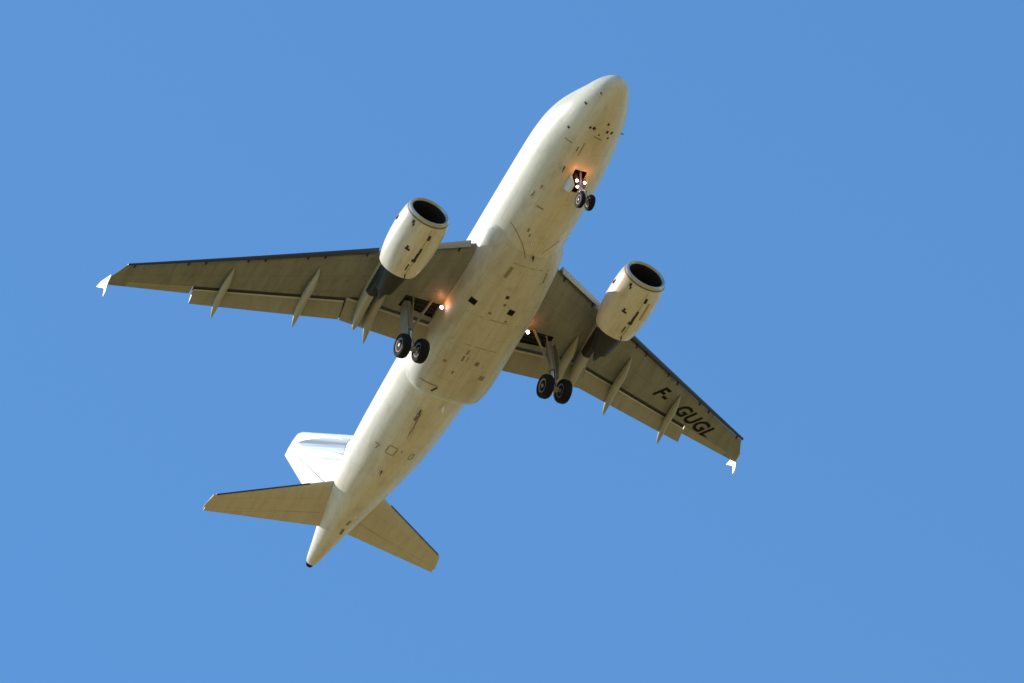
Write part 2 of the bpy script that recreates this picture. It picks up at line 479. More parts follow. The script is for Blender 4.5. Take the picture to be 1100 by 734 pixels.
WING_BVH = {}
LETTERS_OK = True
def build_wing(sd):
    rings = []
    for y in ys(1.2, 6.38, 14): rings.append(wing_ring(y))
    for y in ys(6.42, FLAP_END, 18): rings.append(wing_ring(y))
    for y in ys(FLAP_END + 0.01, 16.05, 8): rings.append(wing_ring(y, 'aileron'))
    for y in (16.06, 16.2, 16.48): rings.append(wing_ring(y, 'full'))
    for y, k in ((16.49, 0), (16.58, 0.13), (16.68, 0.28), (16.78, 0.42), (16.86, 0.54)):
        r = wing_ring(y, 'full', 'full')
        c = chord(y); xl = x_le(y); xt = x_te(y)
        z0 = wz(y)
        rings.append([Vector((xt + (p.x - xt) * (1 - k), y, z0 + (p.z - z0) * (1 - k * 0.9))) for p in r])
    rings = [[mirror(p, sd) for p in r] for r in rings]
    bm = bmesh.new()
    loft(bm, rings)
    bm.faces.ensure_lookup_table()
    nr = len(rings[0])
    for k in range(len(rings) - 1):
        if abs(rings[k][0].y) < FLAP_END: bm.faces[k * nr + nr - 1].material_index = 1      # cove in front of the flaps, its shade put in as dark colour
    bmesh.ops.recalc_face_normals(bm, faces=bm.faces)
    bm.normal_update()
    WING_BVH[sd] = bvh_of(bm)
    wing = obj('wing', bm, [WINGP, RIBM], plane)
    # opening for the main gear leg
    c = bmesh.new()
    top = [(-14.22, 2.0), (-14.32, 3.95), (-15.02, 4.0), (-15.12, 1.9)]
    a = [c.verts.new((x, y * sd, -2.0)) for x, y in top]
    b = [c.verts.new((x, y * sd, z_low(y) + 0.34)) for x, y in top]
    c.faces.new(a); c.faces.new(b)
    for i in range(4):
        j = (i + 1) % 4
        c.faces.new((a[i], a[j], b[j], b[i]))
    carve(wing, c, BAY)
    for k in range(3):
        x = -14.42 - 0.24 * k
        bm = bmesh.new(); tube(bm, (x, 2.0 * sd, z_low(2) + 0.26), (x - 0.06, 3.9 * sd, z_low(3.9) + 0.26), 0.03, 0.03, 8)
        obj('pipe', bm, RIBM, wing)
    for y in (2.5, 3.1, 3.6):
        bm = bmesh.new(); box(bm, (-14.68, y * sd, z_low(y) + 0.32), (0.66, 0.035, 0.06))
        obj('rib', bm, RIBM, wing)
    # flaps, aileron
    bm = bmesh.new(); loft(bm, [[mirror(p, sd) for p in flap_ring(y, -15.53, -16.56, 24)] for y in ys(2.0, 6.395, 6)]); nose_strip(bm)
    obj('flap', bm, [FLAPP, NOSEP], wing)
    bm = bmesh.new(); loft(bm, [[mirror(p, sd) for p in flap_ring(y, cove_x(y) - 0.11, -16.62 - 0.288 * (y - 6.5), 24)] for y in ys(6.43, FLAP_END - 0.02, 10)]); nose_strip(bm)
    obj('flap', bm, [FLAPP, NOSEP], wing)
    bm = bmesh.new(); loft(bm, [[mirror(p, sd) for p in flap_ring(y, -15.72, -16.50, 24)] for y in (6.37, 6.41, 6.46)])
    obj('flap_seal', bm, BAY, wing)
    bm = bmesh.new()
    rr = []
    for y in ys(FLAP_END + 0.05, 16.06, 6):
        q = (0, .2, .4, .6, .8, 1)
        rr.append([mirror(pt(y, 0.768 + 0.232 * k, True), sd) for k in q[::-1]] + [mirror(pt(y, 0.768 + 0.2318 * k, False), sd) for k in q])
    loft(bm, rr); obj('aileron', bm, FLAPP, wing)
    # slats
    for a, b in ((2.45, 5.25), (6.25, 8.67), (8.68, 11.12), (11.13, 13.57), (13.58, 16.50)):
        bm = bmesh.new(); loft(bm, [[mirror(p, sd) for p in slat_ring(y)] for y in ys(a, b, 6)])
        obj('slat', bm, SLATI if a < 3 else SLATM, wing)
        for y in (a + 0.35, b - 0.35):      # slat tracks in the gap
            bm = bmesh.new()
            p = pt(y, 0.03, False)
            tube(bm, mirror(p + Vector((0.10, 0, 0.0)), sd), mirror(p + Vector((-0.10, 0, -0.015)), sd), 0.045, 0.05, 8)
            obj('slat_track', bm, GRILL, wing)
    # flap track fairings
    for y, x0, x1, zt, d, hw in ((5.08, -13.9, -16.95, -1.72, 0.62, 0.21), (8.32, -14.45, -17.66, -0.95, 0.60, 0.175), (11.95, -16.0, -18.70, -0.46, 0.50, 0.155)):
        bm = bmesh.new(); canoe(bm, y, x0, x1, zt, d, hw, sd)
        obj('flap_track_fairing', bm, CANOE, wing)
    # wing tip fence
    bm = bmesh.new()
    zt = wz(16.87)
    out = [(-18.66, 0.03), (-19.48, 0.50), (-19.92, 0.64), (-19.52, 0.06), (-19.46, -0.06), (-19.70, -0.38), (-19.42, -0.35), (-19.10, -0.05)]
    y0 = 16.85
    front = [bm.verts.new(mirror(Vector((x, y0 + 0.10 * abs(z), zt + z)), sd)) for x, z in out]
    back = [bm.verts.new(mirror(Vector((x, y0 + 0.05 + 0.10 * abs(z), zt + z)), sd)) for x, z in out]
    bm.faces.new(front); bm.faces.new(back)
    for i in range(len(out)):
        j = (i + 1) % len(out); bm.faces.new((front[i], front[j], back[j], back[i]))
    obj('wing_fence', bm, FENCE, wing, 'small white arrow-shaped winglet')
    # landing light at the wing root
    p = Vector((-14.10, 2.23 * sd, -1.30))
    bm = bmesh.new()
    tube(bm, p + Vector((-0.10, 0, 0.24)), p + Vector((0.0, 0, 0.03)), 0.05, 0.12, 14)
    ll = obj('landing_light', bm, STRUT, wing)
    bm = bmesh.new()
    bmesh.ops.create_uvsphere(bm, u_segments=16, v_segments=10, radius=0.115, matrix=Matrix.Translation(p + Vector((0.05, 0, -0.02))))
    return wing

wing_port = build_wing(1)
wing_star = build_wing(-1)

def lamp(p, r, parent, power, at, name='landing_light'):
    """lit lamp: reflector cup, glowing lens and the light it throws on the skin beside it"""
    p = Vector(p)
    d = Vector((0.80, 0, -0.60)).normalized()
    bm = bmesh.new()
    u = d.orthogonal().normalized(); v = d.cross(u)
    prof = [(-0.16, 0.03), (-0.10, r * 0.7), (0.0, r * 1.08), (0.0, r * 0.98)]
    n = 20
    loft(bm, [[p + d * x + (u * math.cos(2*math.pi*i/n) + v * math.sin(2*math.pi*i/n)) * q for i in range(n)] for x, q in prof])
    prof = [(0.001, r * 0.97), (r * 0.25, r * 0.8), (r * 0.42, r * 0.45), (r * 0.46, 0.01)]
    loft(bm, [[p + d * x + (u * math.cos(2*math.pi*i/n) + v * math.sin(2*math.pi*i/n)) * q for i in range(n)] for x, q in prof], mi=1)
    o = obj(name, bm, [STRUT, LAMP], parent, 'lit round lamp')
    l = bpy.data.lights.new('lamp_glow', 'POINT')
    l.energy = power; l.color = (1.0, 0.27, 0.03); l.shadow_soft_size = 0.04
    lo = bpy.data.objects.new('lamp_glow', l); COL.objects.link(lo)
    lo.parent = o; lo.location = Vector(at) - BASE
    return o

for wg, sd in ((wing_port, 1), (wing_star, -1)):
    for ch in [c for c in wg.children if c.name.startswith('landing_light')]: bpy.data.objects.remove(ch)
    lamp((-14.10, 2.30 * sd, -1.32), 0.09, wg, 3.6, (-13.88, 2.36 * sd, -1.26))

# registration under the port wing
def lettering(txt, cx, cy, size, slope, parent):
    cu = bpy.data.curves.new('registration', 'FONT')
    cu.body = txt; cu.size = size; cu.shear = 0.32; cu.align_x = 'CENTER'; cu.align_y = 'CENTER'; cu.offset = 0.034; cu.space_character = 1.08
    t = bpy.data.objects.new('registration', cu); COL.objects.link(t)
    dg = bpy.context.evaluated_depsgraph_get()
    me = bpy.data.meshes.new_from_object(t.evaluated_get(dg))
    bpy.data.objects.remove(t)
    bm = bmesh.new(); bm.from_mesh(me)
    bmesh.ops.triangulate(bm, faces=bm.faces)
    L = math.hypot(1, slope)
    rx = Vector((slope / L, 1 / L)); ux = Vector((1 / L, -slope / L))
    for v in bm.verts:
        x = cx + rx.x * v.co.x + ux.x * v.co.y
        y = cy + rx.y * v.co.x + ux.y * v.co.y
        h = WING_BVH[1].ray_cast(Vector((x, y, -6)), Vector((0, 0, 1)))
        v.co = Vector((x, y, (h[0].z if h[0] is not None else wz(y)) - 0.006))
    return obj('registration', bm, BLACK, parent, recalc=False)
lettering('F-', -16.15, 10.98, 0.98, -0.49, wing_port)
lettering('GUGL', -17.33, 13.42, 0.98, -0.49, wing_port)

# ---- engines
def build_engine(sd):
    cy, cz = 5.75 * sd, -1.96
    x0 = -8.86
    outer = [(-0.10, 1.015), (-0.25, 1.065), (-0.5, 1.115), (-0.9, 1.155), (-1.4, 1.172), (-1.9, 1.165), (-2.4, 1.125), (-2.8, 1.065), (-3.12, 0.995), (-3.3, 0.945)]
    inner = [(-3.3, 0.92), (-3.0, 0.94), (-2.6, 0.95)]
    bm = bmesh.new()
    lathe_x(bm, outer + inner, x0, cy, cz, 64)
    eng = obj('engine', bm, NACP, plane, recalc=True)
    bm = bmesh.new()
    lathe_x(bm, [(-0.10, 1.0155), (-0.04, 0.985), (0.0, 0.94), (0.0, 0.91), (-0.03, 0.875), (-0.09, 0.845)], x0, cy, cz, 64)
    obj('inlet_lip', bm, LIP, eng)
    bm = bmesh.new()
    lathe_x(bm, [(-0.09, 0.845), (-0.2, 0.83), (-0.5, 0.83), (-1.0, 0.87), (-1.3, 0.88)], x0, cy, cz, 64)
    obj('inlet_duct', bm, DUCT, eng)
    # seam ring between lip and cowl, widened to paint the lip's dark reflection
    bm = bmesh.new()
    lathe_x(bm, [(-0.125, 1.021), (-0.125, 1.029), (-0.205, 1.058), (-0.205, 1.049)], x0, cy, cz, 64)
    obj('cowl_seam', bm, MARK, eng)
    # fan: disc of twisted blades, spinner
    bm = bmesh.new()
    nb = 36
    for i in range(nb):
        a = 2 * math.pi * i / nb
        rows = []
        for r, tw, ch in ((0.28, 25, 0.13), (0.55, 42, 0.16), (0.865, 60, 0.19)):
            ca, sa = math.cos(a), math.sin(a)
            rad = Vector((0, sa, ca)); tan = Vector((0, ca, -sa))
            cpt = Vector((x0 - 1.12, cy, cz)) + rad * r
            d = Vector((math.cos(R(tw)), 0, 0)) + tan * math.sin(R(tw))
            rows.append((bm.verts.new(cpt + d * ch / 2), bm.verts.new(cpt - d * ch / 2)))
        for p, q in zip(rows[:-1], rows[1:]): bm.faces.new((p[0], p[1], q[1], q[0]))
    lathe_x(bm, [(-1.28, 0.88), (-1.29, 0.2)], x0, cy, cz, 40, 1)
    obj('fan', bm, [FANM, BLACK], eng, recalc=False)
    bm = bmesh.new(); lathe_x(bm, [(-0.72, 0.01), (-0.76, 0.07), (-0.88, 0.16), (-1.02, 0.24), (-1.12, 0.29)], x0, cy, cz, 32)
    obj('spinner', bm, DUCT, eng)
    bm = bmesh.new()
    lathe_x(bm, [(-2.6, 0.95), (-2.61, 0.5)], x0, cy, cz, 48, 0)
    lathe_x(bm, [(-2.6, 0.70), (-3.1, 0.72), (-3.6, 0.66), (-4.2, 0.54), (-4.75, 0.42), (-4.75, 0.40), (-4.5, 0.42)], x0, cy, cz, 48, 0)
    obj('core_cowl', bm, DARKM, eng)
    bm = bmesh.new(); lathe_x(bm, [(-4.5, 0.42), (-4.5, 0.30), (-4.9, 0.22), (-5.25, 0.10), (-5.4, 0.01)], x0, cy, cz, 32)
    obj('exhaust_plug', bm, DARKM, eng)
    # red chine on the starboard side of each nacelle
    bm = bmesh.new()
    tri = [(-0.80, 1.13), (-1.12, 1.15), (-1.10, 1.225), (-0.98, 1.23)]
    A = R(-105 if sd < 0 else -100)
    vs = [[], []]
    for k, off in enumerate((-0.02, 0.02)):
        for x, r in tri:
            aa = A + off / r
            vs[k].append(bm.verts.new((x0 + x, cy + r * math.sin(aa), cz - r * math.cos(aa))))
        bm.faces.new(vs[k])
    for i in range(4): bm.faces.new((vs[0][i], vs[0][(i+1) % 4], vs[1][(i+1) % 4], vs[1][i]))
    obj('strake', bm, RED, eng, 'small red fin on the side of the cowl')
    # latches, drains and stains on the cowl
    def rad(x): return interp([(-a, b) for a, b in outer], x0 - x)[0] if False else interp(sorted([(-a, b) for a, b in outer]), -(x - x0))[0]
    def cowl_patch(x, ang, lx, la, name, mat, lift=0.012):
        bm = bmesh.new()
        nx, na = 4, 5
        rings = []
        for i in range(nx + 1):
            xx = x - lx / 2 + lx * i / nx
            rr = rad(xx) + lift
            row = [Vector((xx, cy + rr * math.sin(R(ang - la / 2 + la * j / na)), cz - rr * math.cos(R(ang - la / 2 + la * j / na)))) for j in range(na + 1)]
            rr -= lift + 0.004
            row += [Vector((xx, cy + rr * math.sin(R(ang - la / 2 + la * j / na)), cz - rr * math.cos(R(ang - la / 2 + la * j / na)))) for j in range(na, -1, -1)]
            rings.append(row)
        loft(bm, rings)
        obj(name, bm, mat, eng)
    for x, a, lx, la in ((-9.22, -50, 0.16, 6), (-9.34, -46, 0.14, 4), (-9.60, 4, 0.26, 6), (-10.54, -29, 0.10, 12), (-10.42, -31, 0.12, 5),
                         (-10.40, 0, 0.34, 5), (-10.72, -1, 0.36, 6), (-10.98, -2, 0.16, 10), (-11.45, -7, 0.40, 3)):
        cowl_patch(x, a, lx, la, 'cowl_latch', GRILL)
    bm = bmesh.new()
    for a in (0.0,):
        rings = []
        for i in range(12):
            xx = x0 - 0.3 - 2.75 * i / 11
            rr = rad(xx)
            rings.append([Vector((xx, cy + (rr + q) * math.sin(R(b)), cz - (rr + q) * math.cos(R(b)))) for b, q in ((-0.5, -.003), (-0.5, .004), (0.5, .004), (0.5, -.003))])
        loft(bm, rings)
    obj('cowl_seam', bm, MARK, eng)
    bm = bmesh.new()
    tube(bm, (x0 - 3.02, cy + 0.02, cz - 0.98), (x0 - 3.16, cy + 0.02, cz - 1.12), 0.035, 0.03, 10)
    obj('drain_mast', bm, GRILL, eng)
    if sd > 0:
        cowl_patch(-10.2, 16, 1.0, 7, 'orange_stain', AMBER, 0.005)
    # pylon
    rows = []
    for x, zt, zb, hw in ((-9.75, -0.72, -0.90, 0.04), (-10.3, -0.56, -0.92, 0.13), (-11.2, -0.42, -1.0, 0.19), (-12.2, -0.33, -1.25, 0.22), (-13.0, -0.30, -1.50, 0.22),
                          (-13.8, -0.4, -1.36, 0.22), (-14.6, -0.5, -1.28, 0.21), (-15.4, -0.6, -1.28, 0.20), (-16.0, -0.95, -1.36, 0.17), (-16.42, -1.22, -1.42, 0.11), (-16.55, -1.32, -1.42, 0.04)):
        n = 16
        rows.append([Vector((x, cy + hw * math.copysign(abs(math.cos(2*math.pi*i/n)) ** 0.6, math.cos(2*math.pi*i/n)),
                             (zt + zb) / 2 + (zt - zb) / 2 * math.copysign(abs(math.sin(2*math.pi*i/n)) ** 0.6, math.sin(2*math.pi*i/n)))) for i in range(n)])
    bm = bmesh.new(); loft(bm, rows)
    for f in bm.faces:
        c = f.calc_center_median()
        if -14.3 < c.x < -12.0 and c.z < -1.0: f.material_index = 1  # lower pylon faces darker behind the nacelle
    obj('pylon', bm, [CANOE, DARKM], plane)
    return eng
eng_port = build_engine(1)
eng_star = build_engine(-1)

# ---- tail
def slab(name, mat, parent, secs, t, s0=0.0, s1=1.0, axis='y', gap=0.0):
    """tapered symmetric surface; secs = (span position, x le, x te, offset)"""
    bm = bmesh.new()
    rings = []
    n = 10
    for k, (q, le, te, off) in enumerate(secs):
        c = le - te
        ss = [s0 + (s1 - s0) * (0.5 - 0.5 * math.cos(math.pi * i / n)) for i in range(n + 1)]
        tt = t if k < len(secs) - 1 else t * 0.35
        h = [5 * tt * (0.2969 * math.sqrt(s) - 0.126 * s - 0.3516 * s**2 + 0.2843 * s**3 - 0.1015 * s**4) * c + (0.006 if s > 0.98 else 0) for s in ss]
        r = [(le - s * c, hh) for s, hh in zip(ss, h)][::-1] + [(le - s * c, -hh) for s, hh in zip(ss, h)][(1 if s0 == 0 else 0):]
        if axis == 'y': rings.append([Vector((x, q, off + z)) for x, z in r])
        else: rings.append([Vector((x, z, q)) for x, z in r])
    loft(bm, rings)
    return obj(name, bm, mat, parent)

def tail_half(sd):
    def sec(y, sd=sd):
        f = (y - 0.9) / 5.25
        le = -26.30 - (29.42 - 26.30) * f
        te = -29.22 - (30.42 - 29.22) * f
        return (y * sd, le, te, 0.96 + 0.105 * (y - 1))
    secs = [sec(y) for y in (0.25, 1.5, 3, 4.5, 5.7, 6.12)] + [(6.25 * sd, -30.05, -30.45, sec(6.25)[3])]
    tp = slab('tailplane', TAILP, plane, secs, 0.10, 0.0, 0.70)
    es = [(q, le - 0.708 * (le - te), te, off) for q, le, te, off in [sec(y) for y in (0.5, 2.5, 4.0, 5.5, 6.18)]]
    bm = bmesh.new()
    rings = []
    for (q, le, te, off), (_, fl, ft, _o) in zip(es, [sec(y) for y in (0.5, 2.5, 4.0, 5.5, 6.18)]):
        h = 0.052 * (fl - ft) * 0.62
        rings.append([Vector((le, q, off + h * 0.8)), Vector((le + 0.0, q, off - h * 0.8)), Vector(((le + te) / 2, q, off - h * 0.5)), Vector((te, q, off - 0.008)), Vector((te, q, off + 0.008)), Vector(((le + te) / 2, q, off + h * 0.5))])
    loft(bm, rings)
    obj('elevator', bm, TAILP, tp)
    bm = bmesh.new()                        # dark leading edge strip
    rings = []
    for y in (2.2, 3.5, 4.8, 6.0):
        q, le, te, off = sec(y)
        rings.append([Vector((le + 0.035, q, off)), Vector((le - 0.015, q, off + 0.05)), Vector((le - 0.07, q, off + 0.02)), Vector((le - 0.015, q, off - 0.052))])
    loft(bm, rings)
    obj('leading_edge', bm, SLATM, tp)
    return tp
tail_half(1)
tail_half(-1)

def fin_le(z): return -24.15 - (z - 2.0) * (29.30 - 24.15) / (8.55 - 2.0)
def fin_te(z): return -29.55 - (z - 2.0) * (31.0 - 29.55) / (8.8 - 2.0)
secs = [(z, fin_le(z), fin_te(z), 0) for z in (1.6, 3, 4.5, 6, 7.5, 8.4)] + [(8.66, -29.48, -31.0, 0), (8.80, -29.95, -31.02, 0)]
fin = slab('tail_fin', FENCE, plane, secs, 0.10, 0.0, 0.68, 'z')
rs = [(z, fin_le(z) - 0.69 * (fin_le(z) - fin_te(z)), fin_te(z), 0) for z in (2.1, 3.5, 5.0, 6.5, 8.0, 8.75)]
bm = bmesh.new()
rings = []
for (z, le, te, _), zz in zip(rs, rs):
    h = 0.055 * (fin_le(z) - fin_te(z)) * 0.62
    rings.append([Vector((le, h, z)), Vector(((le + te) / 2, h * 0.55, z)), Vector((te, 0.008, z)), Vector((te, -0.008, z)), Vector(((le + te) / 2, -h * 0.55, z)), Vector((le, -h, z))])
loft(bm, rings)
obj('rudder', bm, FENCE, fin)
def fin_half(x, z):
    c = fin_le(z) - fin_te(z); s = min(max((fin_le(z) - x) / c, 0.001), 1)
    return 5 * 0.10 * (0.2969 * math.sqrt(s) - 0.126 * s - 0.3516 * s**2 + 0.2843 * s**3 - 0.1015 * s**4) * c
def fin_stripe(poly_lo, poly_hi, name):
    for sd in (1, -1):
        bm = bmesh.new()
        rows = []
        for (xa, za), (xb, zb) in zip(poly_lo, poly_hi):
            row = []
            for k in range(5):
                x = xa + (xb - xa) * k / 4; z = za + (zb - za) * k / 4
                row.append(Vector((x, sd * (fin_half(x, z) + 0.022), z)))
            rows.append(row + [Vector((p.x, p.y - sd * 0.04, p.z)) for p in row[::-1]])
        loft(bm, rows)
        obj(name, bm, BLUEG, fin)
fin_stripe([(-25.9, 3.72), (-26.3, 4.3), (-26.9, 5.1), (-27.7, 6.1), (-28.5, 7.0), (-29.2, 7.72), (-29.6, 8.08)], [(-26.5, 3.3), (-26.95, 4.0), (-27.55, 4.85), (-28.25, 5.8), (-28.95, 6.78), (-29.45, 7.6), (-29.63, 8.06)], 'stripe')
fin_stripe([(-26.95, 3.6), (-28.05, 5.0)], [(-27.05, 3.5), (-28.2, 4.95)], 'stripe')
fin_stripe([(-25.75, 3.7), (-26.25, 4.35)], [(-25.85, 3.62), (-26.33, 4.3)], 'stripe')

# exhaust of the auxiliary power unit in the tail cone
bm = bmesh.new()
lathe_x(bm, [(0.06, 0.20), (-0.05, 0.195), (-0.16, 0.165), (-0.16, 0.14), (-0.02, 0.13), (-0.015, 0.005)], -31.44, 0, 1.08, 28)
obj('exhaust_pipe', bm, BLACK, fus)

# ---- landing gear
def wheel(c, R0, wd, parent, flat=0.62, face=1):
    bm = bmesh.new()
    h = wd / 2
    prof = [(-h * 0.72, R0 * 0.56), (-h * 0.92, R0 * 0.66), (-h, R0 * 0.80), (-h * 0.86, R0 * 0.92), (-h * 0.55, R0 * 0.985), (-h * 0.30, R0), (-h * 0.27, R0 * 0.985), (-h * 0.22, R0),
            (h * 0.22, R0), (h * 0.27, R0 * 0.985), (h * 0.30, R0), (h * 0.55, R0 * 0.985), (h * 0.86, R0 * 0.92), (h, R0 * 0.80), (h * 0.92, R0 * 0.66), (h * 0.72, R0 * 0.56)]
    lathe_y(bm, prof, c, 40)
    t = obj('tyre', bm, RUBBER, parent)
    bm = bmesh.new()
    lathe_y(bm, [(-h * 0.90, 0.02), (-h * 0.90, R0 * 0.14), (-h * 0.70, R0 * 0.17), (-h * 0.55, R0 * 0.30), (-h * 0.55, R0 * 0.40), (-h * 0.80, R0 * 0.50), (-h * 0.86, R0 * 0.585),
                 (h * 0.86, R0 * 0.585), (h * 0.80, R0 * 0.50), (h * 0.55, R0 * 0.40), (h * 0.55, R0 * 0.30), (h * 0.70, R0 * 0.17), (h * 0.90, R0 * 0.14), (h * 0.90, 0.02)], c, 32)
    for i in range(9):                       # holes and bolts round the rim
        a = 2 * math.pi * i / 9
        for s in (-1, 1):
            q = Vector((c.x + R0 * 0.35 * math.cos(a), c.y + s * h * 0.56, c.z + R0 * 0.35 * math.sin(a)))
            tube(bm, q, q + Vector((0, s * 0.012, 0)), R0 * 0.055, None, 8, 1)
    obj('wheel_rim', bm, [RIM, GRILL], parent)

def main_gear(sd):
    top = Vector((-14.62, 3.78 * sd, -0.95)); ax = Vector((-15.27, 3.80 * sd, -3.60))
    mid = top.lerp(ax, 0.56)
    bm = bmesh.new()
    tube(bm, top, mid, 0.17, 0.155, 20, 0)
    tube(bm, mid, mid.lerp(ax, 0.1), 0.18, 0.18, 20, 0)
    tube(bm, mid, ax, 0.095, 0.095, 18, 1)
    tube(bm, ax + Vector((0, -0.50, 0)), ax + Vector((0, 0.50, 0)), 0.075, 0.075, 14, 0)
    tube(bm, ax + Vector((0, -0.16, 0)), ax + Vector((0, 0.16, 0)), 0.14, 0.14, 16, 0)
    # torque links behind the leg
    k = ax.lerp(mid, 0.55) + Vector((-0.38, 0, 0.0))
    for y in (-0.09, 0.09):
        tube(bm, mid + Vector((-0.1, y, -0.02)), k + Vector((0, y * 0.4, 0)), 0.035, 0.03, 8)
        tube(bm, ax + Vector((-0.1, y, 0.05)), k + Vector((0, y * 0.4, 0)), 0.035, 0.03, 8)
    # brake lines
    tube(bm, top + Vector((0.17, 0.05, -0.3)), mid + Vector((0.19, 0.06, 0)), 0.02, None, 6)
    tube(bm, mid + Vector((0.19, 0.06, 0)), ax + Vector((0.10, 0.1, 0.12)), 0.018, None, 6)
    g = obj('main_landing_gear', bm, [STRUT, CHROME], plane)
    wheel(ax + Vector((0, 0.475 * sd, 0)), 0.585, 0.44, g)
    wheel(ax + Vector((0, -0.475 * sd, 0)), 0.585, 0.44, g)
    bm = bmesh.new()
    a = Vector((-14.12, 2.72 * sd, -0.95)); b = mid + Vector((0.05, -0.15 * sd, 0.02))
    m = a.lerp(b, 0.52) + Vector((0.0, 0, 0.03))
    tube(bm, a, m, 0.065, 0.06, 12); tube(bm, m, b, 0.06, 0.06, 12)
    tube(bm, m + Vector((0, 0.0, -0.09)), m + Vector((0, 0, 0.09)), 0.09, 0.09, 10)
    obj('side_stay', bm, STRUT, g)
    bm = bmesh.new()
    tube(bm, m, top.lerp(mid, 0.25) + Vector((0.05, 0, 0)), 0.035, 0.035, 10)
    tube(bm, (-14.35, 3.55 * sd, -0.8), mid + Vector((0.12, -0.08 * sd, 0.1)), 0.045, 0.04, 10)
    obj('lock_link', bm, STRUT, g)
    # leg door, bowed plate outboard of the leg
    bm = bmesh.new()
    rows = []
    for i in range(11):
        t = i / 10
        cpt = top.lerp(ax, 0.04 + 0.70 * t) + Vector((0, (0.27 + 0.05 * math.sin(t * 3)) * sd, 0))
        hw = 0.16 + 0.17 * math.sin(math.pi * min(1, t * 0.9 + 0.1)) ** 0.8
        row = []
        for s in (-1, -0.5, 0, 0.5, 1):
            row.append(cpt + Vector((s * hw, -0.05 * s * s * sd, s * -0.08 * hw)))
        rows.append(row + [p + Vector((0, -0.03 * sd, 0)) for p in row[::-1]])
    loft(bm, rows)
    obj('gear_door', bm, WINGP, g)
    return g
main_gear(1)
main_gear(-1)

top = Vector((-5.05, 0, -1.60)); ax = Vector((-5.0, 0, -3.66))
bm = bmesh.new()
mid = top.lerp(ax, 0.60)
tube(bm, top, mid, 0.105, 0.10, 18); tube(bm, mid, mid + Vector((0, 0, -0.14)), 0.13, 0.13, 18)
tube(bm, mid, ax, 0.06, 0.06, 14, 1)
tube(bm, ax + Vector((0, -0.30, 0)), ax + Vector((0, 0.30, 0)), 0.05, 0.05, 12)
tube(bm, ax + Vector((0, -0.10, 0)), ax + Vector((0, 0.10, 0)), 0.09, 0.09, 12)
tube(bm, (-4.62, 0.0, -1.85), mid + Vector((0.06, 0, 0.15)), 0.05, 0.045, 10)
for y in (-0.06, 0.06):
    k = mid.lerp(ax, 0.5) + Vector((0.30, 0, 0))
    tube(bm, mid + Vector((0.08, y, -0.05)), k + Vector((0, y * 0.4, 0)), 0.025, None, 8)
    tube(bm, ax + Vector((0.06, y, 0.05)), k + Vector((0, y * 0.4, 0)), 0.025, None, 8)
tube(bm, (-4.92, -0.27, -2.36), (-4.92, 0.27, -2.36), 0.035, None, 8)
nose = obj('nose_landing_gear', bm, [STRUT, CHROME], plane)
wheel(ax + Vector((0, 0.255, 0)), 0.385, 0.225, nose)
wheel(ax + Vector((0, -0.255, 0)), 0.385, 0.225, nose)
for sd in (1, -1):
    bm = bmesh.new()
    rows = []
    for i in range(7):
        t = i / 6
        zz = -1.93 - 0.62 * t
        y = (0.40 - 0.10 * t + 0.06 * math.sin(math.pi * t)) * sd
        hw = 0.38 * (1 - 0.45 * t ** 3)
        row = [Vector((-5.22 + hw * s, y, zz)) for s in (-1, -0.5, 0, 0.5, 1)]
        rows.append(row + [p + Vector((0, -0.03 * sd, 0)) for p in row[::-1]])
    loft(bm, rows)
    obj('gear_door', bm, WHITE, nose)
lamp((-4.84, 0.21, -2.36), 0.066, nose, 2.4, (-4.60, 0.34, -2.22))
lamp((-4.84, -0.20, -2.36), 0.066, nose, 2.4, (-4.60, -0.36, -2.22))
lamp((-4.90, -0.25, -2.78), 0.06, nose, 0.6, (-4.75, -0.3, -2.75))

# ---- fittings and marks on the belly
def mark(x, y, lx, ly, a=0.0, name='vent', mat=None, parent=None, lift=0.010, thick=0.006):
    patch(SKIN, rect(x, y, lx, ly, a), lift, thick, name, mat or GRILL, parent)
mark(-12.79, -1.50, 0.30, 0.32, 8, 'vent', BLACK, fairing)
mark(-12.68, 0.41, 0.30, 0.32, 8, 'vent', BLACK, fairing)
mark(-11.95, -0.15, 0.17, 0.17, 0, 'vent', GRILL, fairing)
mark(-12.38, -0.08, 0.12, 0.12, 0, 'vent', MARK, fairing)
mark(-13.02, -0.54, 0.10, 0.16, 0, 'vent', MARK, fairing)
mark(-13.22, 0.41, 0.10, 0.12, 0, 'vent', MARK, fairing)
mark(-10.72, -0.70, 0.62, 0.16, 10, 'scuff_mark', STREAK, fairing)
mark(-10.62, 1.22, 0.50, 0.10, 0, 'scuff_mark', STREAK, fairing)
mark(-15.80, -0.52, 0.30, 0.08, 0, 'hatch_outline', MARK, fairing); mark(-15.80, -0.30, 0.30, 0.04, 0, 'hatch_outline', MARK, fairing)
mark(-15.40, -0.46, 0.30, 0.10, 0, 'hatch_outline', STREAK, fairing)
mark(-15.89, 0.26, 0.22, 0.18, 0, 'vent', MARK, fairing)
mark(-16.27, -1.23, 0.16, 0.16, 0, 'scuff_mark', STREAK, fairing)
mark(-16.70, -0.62, 0.18, 0.10, 0, 'scuff_mark', STREAK, fairing)
mark(-16.61, 0.88, 0.26, 0.26, 0, 'scuff_mark', STREAK, fairing)
mark(-17.75, -1.30, 0.05, 0.85, -3, 'seam', MARK, fairing); mark(-17.95, -0.92, 0.36, 0.09, 25, 'seam', GRILL, fairing)
mark(-13.35, -0.2, 0.03, 2.6, 0, 'seam', STREAK, fairing); mark(-10.2, 0.3, 0.03, 1.9, 0, 'seam', STREAK, fairing); mark(-15.0, 0.0, 0.03, 3.0, 0, 'seam', STREAK, fairing)

